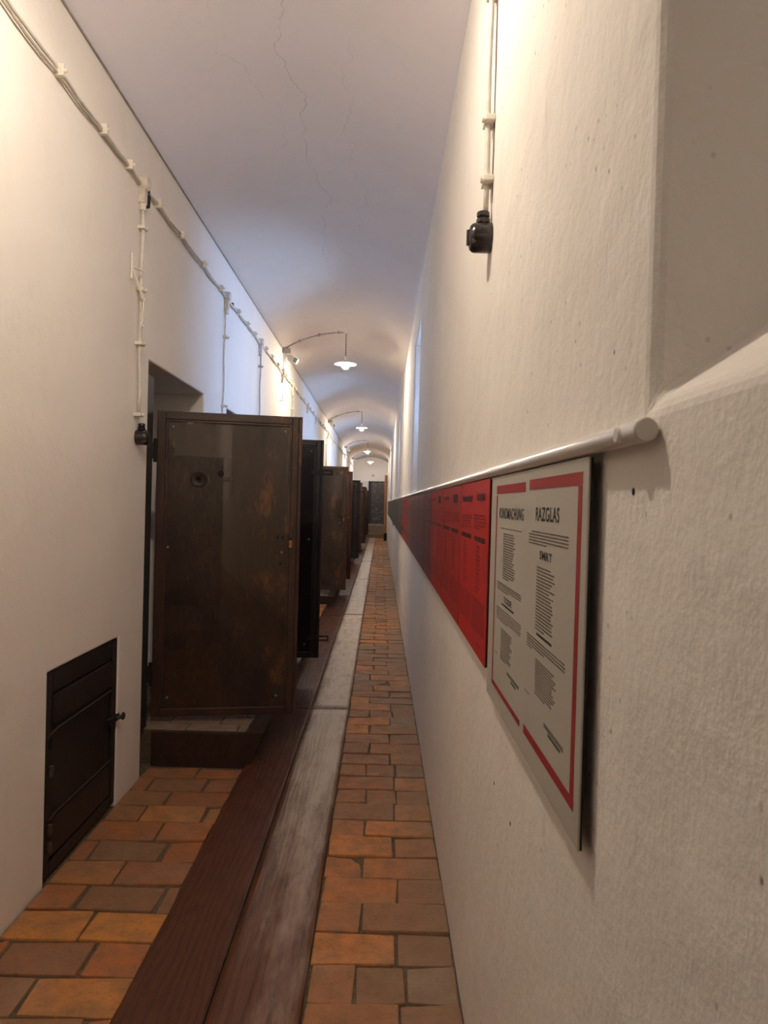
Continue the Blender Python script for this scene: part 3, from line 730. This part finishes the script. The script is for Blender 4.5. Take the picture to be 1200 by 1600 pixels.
def switch(loc, face, label, group=None):
    s = empty('rotary_switch', loc); tag(s, label, 'switch', group); q = face
    bm = lathe(bmesh.new(), [(0.041, 0.0), (0.041, 0.046*q), (0.039, 0.053*q), (0.033, 0.060*q), (0.020, 0.064*q), (0.0, 0.065*q)], (0, 0, 0), 28, 'X')
    obj('switch_body', bm, M['bakelite'], s, smooth=True).modifiers.new('e', 'EDGE_SPLIT')
    bm = boxes((min(0.058*q, 0.070*q), max(0.058*q, 0.070*q), -0.006, 0.006, -0.022, 0.022)); obj('switch_knob', bm, M['bakelite'], s, bevel=0.002)
    bm = lathe(bmesh.new(), [(0.016, 0.036), (0.020, 0.042), (0.020, 0.052), (0.015, 0.056), (0.019, 0.060), (0.018, 0.072), (0.010, 0.076)], (0.024*q, 0, 0), 14, 'Z')
    obj('gland', bm, M['bakelite'], s)
    for dy in (-0.028, 0.028):
        bm = lathe(bmesh.new(), [(0.0075, 0.040*q), (0.0075, 0.056*q), (0.004, 0.058*q)], (0, dy, -0.018), 10, 'X'); obj('screw', bm, M['rod'], s)
    return s
def drop(y, z0, z1, clips, label, m='cable', double=False, r=0.0095, off=0.018):
    d = empty('cable_drop', (XL, y, z0)); tag(d, label, 'cable')
    L_ = z1 - z0
    for dy in ((-0.018, 0.018) if double else (0.0,)):
        pts = [(off + 0.003 * math.sin(i * 1.3), dy + 0.004 * math.sin(i * 0.9 + dy * 40), L_ * i / 12) for i in range(13)]
        obj('cable_strand', tube(bmesh.new(), pts, r, 8), M[m], d, smooth=True)
    for z in clips: obj('cable_clip', clip_bm((0.016, 0.0, z - z0), 'Z', 0.055), M['clip' if not double else 'cable_grey'], d, bevel=0.003)
    return d
drop(3.625, 2.00, CZ - 0.13, [EYE + 1.40, EYE + 1.08, EYE + 0.80, EYE + 0.43], 'thick cream cable dropping to the nearest switch beside the first doorway')
switch((XL, 3.66, EYE + 0.315), 1, 'black round bakelite switch on the left wall beside the first open door')
drop(5.56, 1.9, CZ - 0.13, [EYE + 1.30, EYE + 0.75], 'faint overpainted cable drop above the nearest door', 'wallcable' if False else 'cable', r=0.007, off=0.010)
drop(7.15, 1.9, CZ - 0.13, [EYE + 1.38, EYE + 0.85], 'thin double grey cable drop above the nearest door corner', 'cable_grey', True, 0.005)
for k in (1, 2, 3):
    drop(3.62 + PITCH * k, 1.9, CZ - 0.13, [EYE + 1.3, EYE + 0.7], 'cable drop on the far left wall before doorway pair %s' % ['two', 'three', 'four'][k-1], 'cable_grey', r=0.008)
# hook bracket beside the first drop
hk = empty('wall_hook', (XL, 3.50, EYE + 1.13)); tag(hk, 'small whitewashed iron hook bracket left of the nearest cable drop', 'hook')
bm = tube(bmesh.new(), [(0.012, 0, 0.10), (0.012, 0, -0.03)], 0.006, 8); obj('wall_plate', bm, M['clip'], hk)
bm = tube(bmesh.new(), [(0.012, 0, 0.03), (0.03, 0.04, 0.033), (0.045, 0.075, 0.033)], 0.006, 8)
tube(bm, [(0.012, 0, 0.03), (0.03, 0.04, -0.04), (0.04, 0.07, -0.09)], 0.006, 8); obj('arm', bm, M['clip'], hk)
bm = ring(bmesh.new(), (0.045, 0.085, -0.105), 0.014, 0.005, 'X', 14, 6); ring(bm, (0.043, 0.085, -0.24), 0.012, 0.005, 'X', 14, 6)
tube(bm, [(0.045, 0.085, -0.12), (0.043, 0.085, -0.228)], 0.004, 6); obj('ring_hook', bm, M['clip'], hk)
# small bent hook under lamp one
h2 = obj('wall_hook', tube(bmesh.new(), [(0.0, -0.10, -0.03), (0.02, -0.09, -0.035), (0.02, 0.02, -0.03), (0.02, 0.05, 0.04), (0.012, 0.10, 0.06), (0.0, 0.10, 0.06)], 0.005, 8), M['cable_grey'])
h2.location = (XL, 8.72, EYE + 1.285); tag(h2, 'tiny bent wire hook on the bright wall below the lamp bracket junction', 'hook')

# right wall switch
rc = empty('cable_drop', (XR, 1.98, EYE + 0.86)); tag(rc, 'white cable dropping from the ceiling to the switch on the right wall', 'cable')
top = SPRING - EYE - 0.86
pts = [(-0.018 + 0.002 * math.sin(i), 0.004 * math.sin(i * 1.1), -0.025 + (top + 0.025) * i / 14) for i in range(15)]
obj('cable_strand', tube(bmesh.new(), pts, 0.008, 8), M['cable'], rc, smooth=True)
pts = [(-0.002, -0.014 + 0.003 * math.sin(i * 2.1), top * i / 14) for i in range(15)]
obj('cable_strand', tube(bmesh.new(), pts, 0.0013, 6), M['cord'], rc)
for z in (0.065, 0.235, 0.60, 0.95):
    bm = boxes((-0.030, 0.0, -0.03, 0.03, z - 0.009, z + 0.009)); tube(bm, [(-0.038, -0.012, z), (-0.028, -0.012, z)], 0.009, 10); obj('cable_clip', bm, M['clip'], rc, bevel=0.003)
switch((XR, 1.98, EYE + 0.765), -1, 'black round bakelite switch high on the right wall')

# ------------------------------------------------------------------ hanging lamps
def make_lamp():
    t = empty('pendant_lamp', (XC, 0, vault_z(XC)))
    bm = bmesh.new()
    for s in (0, PI):
        pts = [(0.003 * math.cos(i * 1.1 + s), 0.003 * math.sin(i * 1.1 + s), -0.29 * i / 24) for i in range(25)]
        tube(bm, pts, 0.003, 6)
    obj('cord', bm, M['cord'], t)
    obj('socket', lathe(bmesh.new(), [(0.008, -0.285), (0.018, -0.295), (0.020, -0.34), (0.024, -0.352)], n=20), M['enamel'], t)
    prof = [(0.024, -0.345), (0.035, -0.352), (0.080, -0.366), (0.125, -0.384), (0.140, -0.390), (0.141, -0.394), (0.138, -0.395), (0.123, -0.388), (0.078, -0.370), (0.032, -0.357), (0.02, -0.352)]
    bm = bmesh.new(); rings = []
    for r, h in prof: rings.append([bm.verts.new((r * math.cos(2*PI*k/40), r * math.sin(2*PI*k/40), h)) for k in range(40)])
    for a, b_ in zip(rings, rings[1:] + rings[:1]):
        for k in range(40): bm.faces.new((a[k], a[(k+1) % 40], b_[(k+1) % 40], b_[k]))
    obj('lamp_shade', bm, M['enamel'], t, smooth=True)
    prof = [(0.013, -0.352), (0.018, -0.362), (0.034, -0.382), (0.044, -0.405), (0.045, -0.422), (0.037, -0.442), (0.020, -0.455), (0.0, -0.458)]
    obj('bulb', lathe(bmesh.new(), prof, n=20), M['bulb'], t, smooth=True)
    return t
def make_feed():
    t = empty('ceiling_cable', (0, 0, 0)); 
    pts = [(XL + 0.014, 0, CZ + 0.02), (XL + 0.014, 0, SPRING - 0.03), (XL + 0.03, 0, SPRING - 0.003)]
    for i in range(1, 13):
        x = XL + 0.03 + (XC - 0.03 - XL - 0.03) * i / 12; pts.append((x, 0, vault_z(x) - 0.012))
    obj('cable_strand', tube(bmesh.new(), pts, 0.006, 6), M['cable_grey'], t, smooth=True)
    pts2 = [(p[0], 0.03 if j < 2 else 0.02, p[2] - (0.0)) for j, p in enumerate(pts)]
    obj('cable_strand', tube(bmesh.new(), pts2, 0.004, 6), M['cable_grey'], t, smooth=True)
    for i in (3, 7, 11):
        p = pts[2 + i]; obj('cable_clip', boxes((p[0] - 0.012, p[0] + 0.012, -0.03, 0.05, p[2] - 0.012, p[2] + 0.014)), M['cable_grey'], t, bevel=0.002)
    obj('corner_box', boxes((XL, XL + 0.11, -0.035, 0.035, SPRING - 0.055, SPRING + 0.005)), M['cable_grey'], t, bevel=0.006)
    return t
def make_sensor():
    t = empty('wall_sensor', (XL, 0, SPRING - 0.06))
    obj('bracket', boxes((0.0, 0.05, -0.015, 0.015, -0.01, 0.02)), M['sensor'], t)
    bm = boxes((0.0, 0.13, -0.04, 0.04, -0.04, 0.04)); bmesh.ops.rotate(bm, verts=bm.verts, cent=(0, 0, 0), matrix=Matrix.Rotation(math.radians(28), 3, 'Y'))
    bmesh.ops.translate(bm, verts=bm.verts, vec=(0.035, 0, 0)); bd = obj('sensor_body', bm, M['sensor'], t, bevel=0.012)
    bm = boxes((0.075, 0.12, -0.046, -0.038, -0.03, 0.03)); bmesh.ops.rotate(bm, verts=bm.verts, cent=(0, 0, 0), matrix=Matrix.Rotation(math.radians(28), 3, 'Y'))
    bmesh.ops.translate(bm, verts=bm.verts, vec=(0.035, 0, 0)); obj('lens', bm, M['sensor_lens'], bd, bevel=0.003)
    return t
lamp0, feed0, sens0 = make_lamp(), make_feed(), make_sensor()
names = ['out of frame overhead', 'nearest and largest in view', 'second from the front', 'third from the front', 'farthest, close to the end wall']
for i, y in enumerate(LAMPS_Y):
    l = lamp0 if i == 0 else copy_tree(lamp0)
    l.location = (XC, y, vault_z(XC)); tag(l, 'lit hanging lamp with shallow white shade, ' + names[i], 'lamp', 'hanging lamps along the vault')
    f = feed0 if i == 0 else copy_tree(feed0); f.location = (0, y - 0.10, 0)
    tag(f, 'thin cable over the vault feeding the hanging lamp ' + names[i], 'cable', 'lamp feed cables on the vault')
    s = sens0 if i == 0 else copy_tree(sens0); s.location = (XL + 0.02, y + 0.10, SPRING - 0.06)
    tag(s, 'small white box sensor high on the left wall by the lamp ' + ['overhead', 'nearest in view', 'second from the front', 'third from the front', 'farthest away'][i], 'sensor', 'sensors under the ceiling corner')
lb = copy_tree(lamp0); lb.location = (XC, -7.6, vault_z(XC)); tag(lb, 'unseen hanging lamp added behind the viewer for warm fill light', 'lamp', 'hanging lamps along the vault')  # extra lamp out of view, added to brighten the near walls warmly

# ------------------------------------------------------------------ rail and boards on the right wall
RZ = EYE + 0.086; RX = XR - 0.0145; RR = 0.013
rl = empty('picture_rail', (RX, 0.735, RZ)); tag(rl, 'long white round rail carrying the boards along the right wall', 'rail')
bm = tube(bmesh.new(), [(0, 0, 0), (0, 27.9, 0)], RR, 28); ro = obj('rail_tube', bm, M['tube'], rl, smooth=True); ro.modifiers.new('e', 'EDGE_SPLIT')
bm = lathe(bmesh.new(), [(0.0, -0.004), (RR - 0.001, -0.004), (RR + 0.0005, -0.002), (RR + 0.0005, 0.006), (RR - 0.001, 0.006)], (0, 0, 0), 28, 'Y')
obj('end_cap', bm, M['tubecap'], rl)
bm = lathe(bmesh.new(), [(0.009, 0.0), (0.009, -0.004), (0.008, -0.005), (0.0, -0.005)], (-RR + 0.002, 0.048, -0.001), 20, 'X'); obj('cover_disc', bm, M['tube'], rl)
for y in (0.35, 1.9, 3.6, 5.4, 8.5, 12, 17, 22, 27):
    obj('rail_bracket', boxes((0.006, 0.0145, y, y + 0.02, -0.006, 0.006)), M['tube'], rl)

BX = 0.275; KB = 1.05
def text_mesh(s, u0, u1, v0, v1, bold=0.0, spacing=1.0):
    cu = bpy.data.curves.new('t', 'FONT'); cu.body = s; cu.offset = bold; cu.space_character = spacing
    to = bpy.data.objects.new('t', cu); C.objects.link(to); bpy.context.view_layer.update()
    me = bpy.data.meshes.new_from_object(to.evaluated_get(bpy.context.evaluated_depsgraph_get()))
    bpy.data.objects.remove(to)
    xs = [v.co.x for v in me.vertices]; ys = [v.co.y for v in me.vertices]
    ax, bx_, ay, by_ = min(xs), max(xs), min(ys), max(ys)
    bm = bmesh.new(); bm.from_mesh(me); bpy.data.meshes.remove(me)
    for v in bm.verts:
        u = u0 + (v.co.x - ax) / (bx_ - ax) * (u1 - u0); w_ = v1 - (v.co.y - ay) / (by_ - ay) * (v1 - v0)
        v.co = Vector((-0.0006, -u * KB, -w_ * KB))
    return bm
def rects(bm, lst, x=-0.0005):
    for u0, u1, v0, v1 in lst:
        u0 *= KB; u1 *= KB; v0 *= KB; v1 *= KB
        q = [bm.verts.new((x, -u, -v)) for u, v in ((u0, v0), (u1, v0), (u1, v1), (u0, v1))]; bm.faces.new(q)
        q2 = [bm.verts.new((x * 0.2, -u, -v)) for u, v in ((u0, v0), (u1, v0), (u1, v1), (u0, v1))]
        for k in range(4): bm.faces.new((q[k], q2[k], q2[(k+1) % 4], q[(k+1) % 4]))
    return bm
def lines(u0, u1, v0, v1, n, rag=0.1, hf=0.45, word=(0.006, 0.02), gap=0.0022, last=0.5, indent=False):
    out = []; p = (v1 - v0) / n
    for i in range(n):
        e = u1 - random.uniform(0, rag) * (u1 - u0)
        if i == n - 1: e = u0 + (u1 - u0) * last
        u = u0 + (0.02 if indent and i == 0 else 0)
        while u < e - 0.003:
            w_ = min(random.uniform(*word), e - u); out.append((u, u + w_, v0 + p * i, v0 + p * (i + hf))); u += w_ + gap
    return out
def board(yl, w, h, mface, label, group, z_top=EYE + 0.0704, dx=-0.004):
    yl *= KB; w *= KB; h *= KB
    b_ = empty('display_board', (BX + dx, yl, z_top)); tag(b_, label, 'board', group)
    obj('printed_sheet', boxes((0.0, 0.0025, -w, 0, -h, 0)), mface, b_)
    obj('board_core', boxes((0.0022, 0.0062, -w + 0.0005, -0.0005, -h + 0.001, -0.001)), M['black_back'], b_)
    return b_
wb = board(1.63, 0.757, 0.503, M['white_board'], 'white bilingual notice board with red border, headed KUNDMACHUNG and RAZGLAS', None, dx=0.0)
bm = rects(bmesh.new(), [(0.070, 0.379, 0.0205, 0.0385), (0.412, 0.733, 0.0180, 0.0360), (0.714, 0.732, 0.0365, 0.447), (0.070, 0.082, 0.0420, 0.454),
                         (0.070, 0.383, 0.4535, 0.4645), (0.418, 0.733, 0.4475, 0.4630)]); obj('red_border', bm, M['print_red'], wb)
for nm, s, a in (('title', 'KUNDMACHUNG', (0.112, 0.369, 0.069, 0.0915)), ('title', 'RAZGLAS', (0.467, 0.621, 0.0655, 0.0885)),
                 ('heading', 'SMRT', (0.504, 0.585, 0.1365, 0.1505)), ('heading', 'TODE', (0.193, 0.278, 0.2530, 0.2660))):
    obj(nm, text_mesh(s, *a, bold=0.020, spacing=1.12), M['ink'], wb)
L1 = lines(0.417, 0.676, 0.106, 0.131, 5, 0.02, indent=True) + lines(0.486, 0.606, 0.163, 0.269, 20, 0.3, 0.5, (0.01, 0.03)) \
   + lines(0.425, 0.676, 0.284, 0.304, 4, 0.02) + lines(0.425, 0.50, 0.304, 0.309, 1) + lines(0.495, 0.632, 0.314, 0.374, 13, 0.25, 0.5, (0.01, 0.03)) + lines(0.42, 0.49, 0.385, 0.389, 1) \
   + lines(0.133, 0.356, 0.1115, 0.1150, 1, last=1) + lines(0.168, 0.306, 0.122, 0.220, 19, 0.3, 0.5, (0.01, 0.03)) + lines(0.108, 0.367, 0.229, 0.248, 4, 0.02) \
   + lines(0.11, 0.372, 0.283, 0.311, 6, 0.02) + lines(0.17, 0.292, 0.322, 0.389, 14, 0.25, 0.5, (0.01, 0.03)) + lines(0.105, 0.165, 0.384, 0.388, 1)
tag(obj('body_text', rects(bmesh.new(), L1), M['ink_soft'], wb), kind='stuff')
L2 = lines(0.497, 0.595, 0.2715, 0.2765, 1, hf=0.8, last=1) + lines(0.563, 0.679, 0.400, 0.4075, 2, 0.0, 0.5, last=1) + lines(0.59, 0.66, 0.4085, 0.4125, 1, hf=0.9, last=1) \
   + lines(0.17, 0.30, 0.2700, 0.2745, 1, hf=0.8, last=1) + lines(0.25, 0.366, 0.397, 0.4045, 2, 0, 0.5, last=1) + lines(0.29, 0.34, 0.4060, 0.4100, 1, hf=0.9, last=1)
tag(obj('bold_text', rects(bmesh.new(), L2), M['ink'], wb), kind='stuff')

RH = 0.452
def red_print(b_, w, ti, soft, full):
    s = w / 0.575
    if full:
        obj('title', text_mesh('Bekanntmachung', 0.04*s, 0.275*s, 0.030, 0.062, bold=0.018), M[ti], b_)
        obj('title', text_mesh('Razglas', 0.36*s, 0.51*s, 0.027, 0.060, bold=0.018), M[ti], b_)
    else:
        for q in ((0.06*s, 0.22*s, 0.033, 0.045), (0.36*s, 0.49*s, 0.028, 0.058)):
            tag(obj('title', rects(bmesh.new(), lines(*q, 1, hf=1, word=(0.012, 0.03), gap=0.002, last=1)), M[ti], b_), kind='stuff')
    Lx = lines(0.03*s, 0.27*s, 0.093, 0.140, 6, 0.1) + lines(0.31*s, 0.545*s, 0.089, 0.133, 5, 0.2) + lines(0.10*s, 0.18*s, 0.17, 0.30, 11, 0.3, 0.6, (0.01, 0.02), 0.01) \
       + lines(0.37*s, 0.45*s, 0.17, 0.30, 11, 0.3, 0.6, (0.01, 0.02), 0.01) + lines(0.03*s, 0.27*s, 0.312, 0.40, 15, 0.05) + lines(0.31*s, 0.545*s, 0.312, 0.40, 15, 0.05) + lines(0.40*s, 0.52*s, 0.42, 0.428, 2)
    tag(obj('body_text', rects(bmesh.new(), Lx), M[soft], b_), kind='stuff')
    for q in ((0.04*s, 0.26*s, 0.147, 0.160), (0.33*s, 0.52*s, 0.147, 0.160)):
        tag(obj('heading', rects(bmesh.new(), lines(*q, 1, hf=1, word=(0.012, 0.03), gap=0.002, last=1)), M[ti], b_), kind='stuff')

spec = [(1.642, 2.215, 'board_red', 'bright red board next to the white one, two black-titled columns'),
        (2.225, 2.865, 'board_red2', 'deep red board, second beyond the white board'),
        (2.875, 3.50, 'board_red2', 'deep red board touching the first maroon board')]
for i, (a, b_, m_, lab) in enumerate(spec):
    bb = board(b_, b_ - a, RH, M[m_], lab, 'red notice boards'); red_print(bb, b_ - a, 'ink_red', 'ink_red_soft', i == 0)
y = 3.515; i = 0
while y < 26.0:
    w = 0.575; 
    if y < 5.6: m_, nm, gp = 'board_maroon', 'maroon board of the group between deep red and rust brown', 'maroon notice boards'
    elif y < 6.2: m_, nm, gp = 'board_brown', 'single rust brown board before the far red ones', None
    elif y < 8.1: m_, nm, gp = 'board_red2', 'far red board between the rust brown and slate ones', 'far red notice boards'
    elif y < 9.5: m_, nm, gp = 'board_slate', 'slate grey board after the last red one', 'slate notice boards'
    else: m_, nm, gp = 'board_grey', 'far grey green board on the right wall rail', 'far grey notice boards'
    tall = 0.06 if i == 18 else 0
    bb = board(y + w, w, RH + tall, M[m_], nm, gp)
    if y < 8: red_print(bb, w, 'ink_red', 'ink_red', False)
    y += w + 0.012; i += 1
# drilled holes left in the right wall
wall_r = bpy.data.objects['wall_right']
for (py, pz) in ((1.67, 0.879), (1.463, 0.876), (0.804, 1.572)):
    obj('nail_hole', lathe(bmesh.new(), [(0.0, 0.0005), (0.004, 0.0005), (0.0045, -0.0006), (0.003, -0.001), (0.0, -0.001)], (XR, py, pz), 10, 'X'), M['hole'], wall_r)
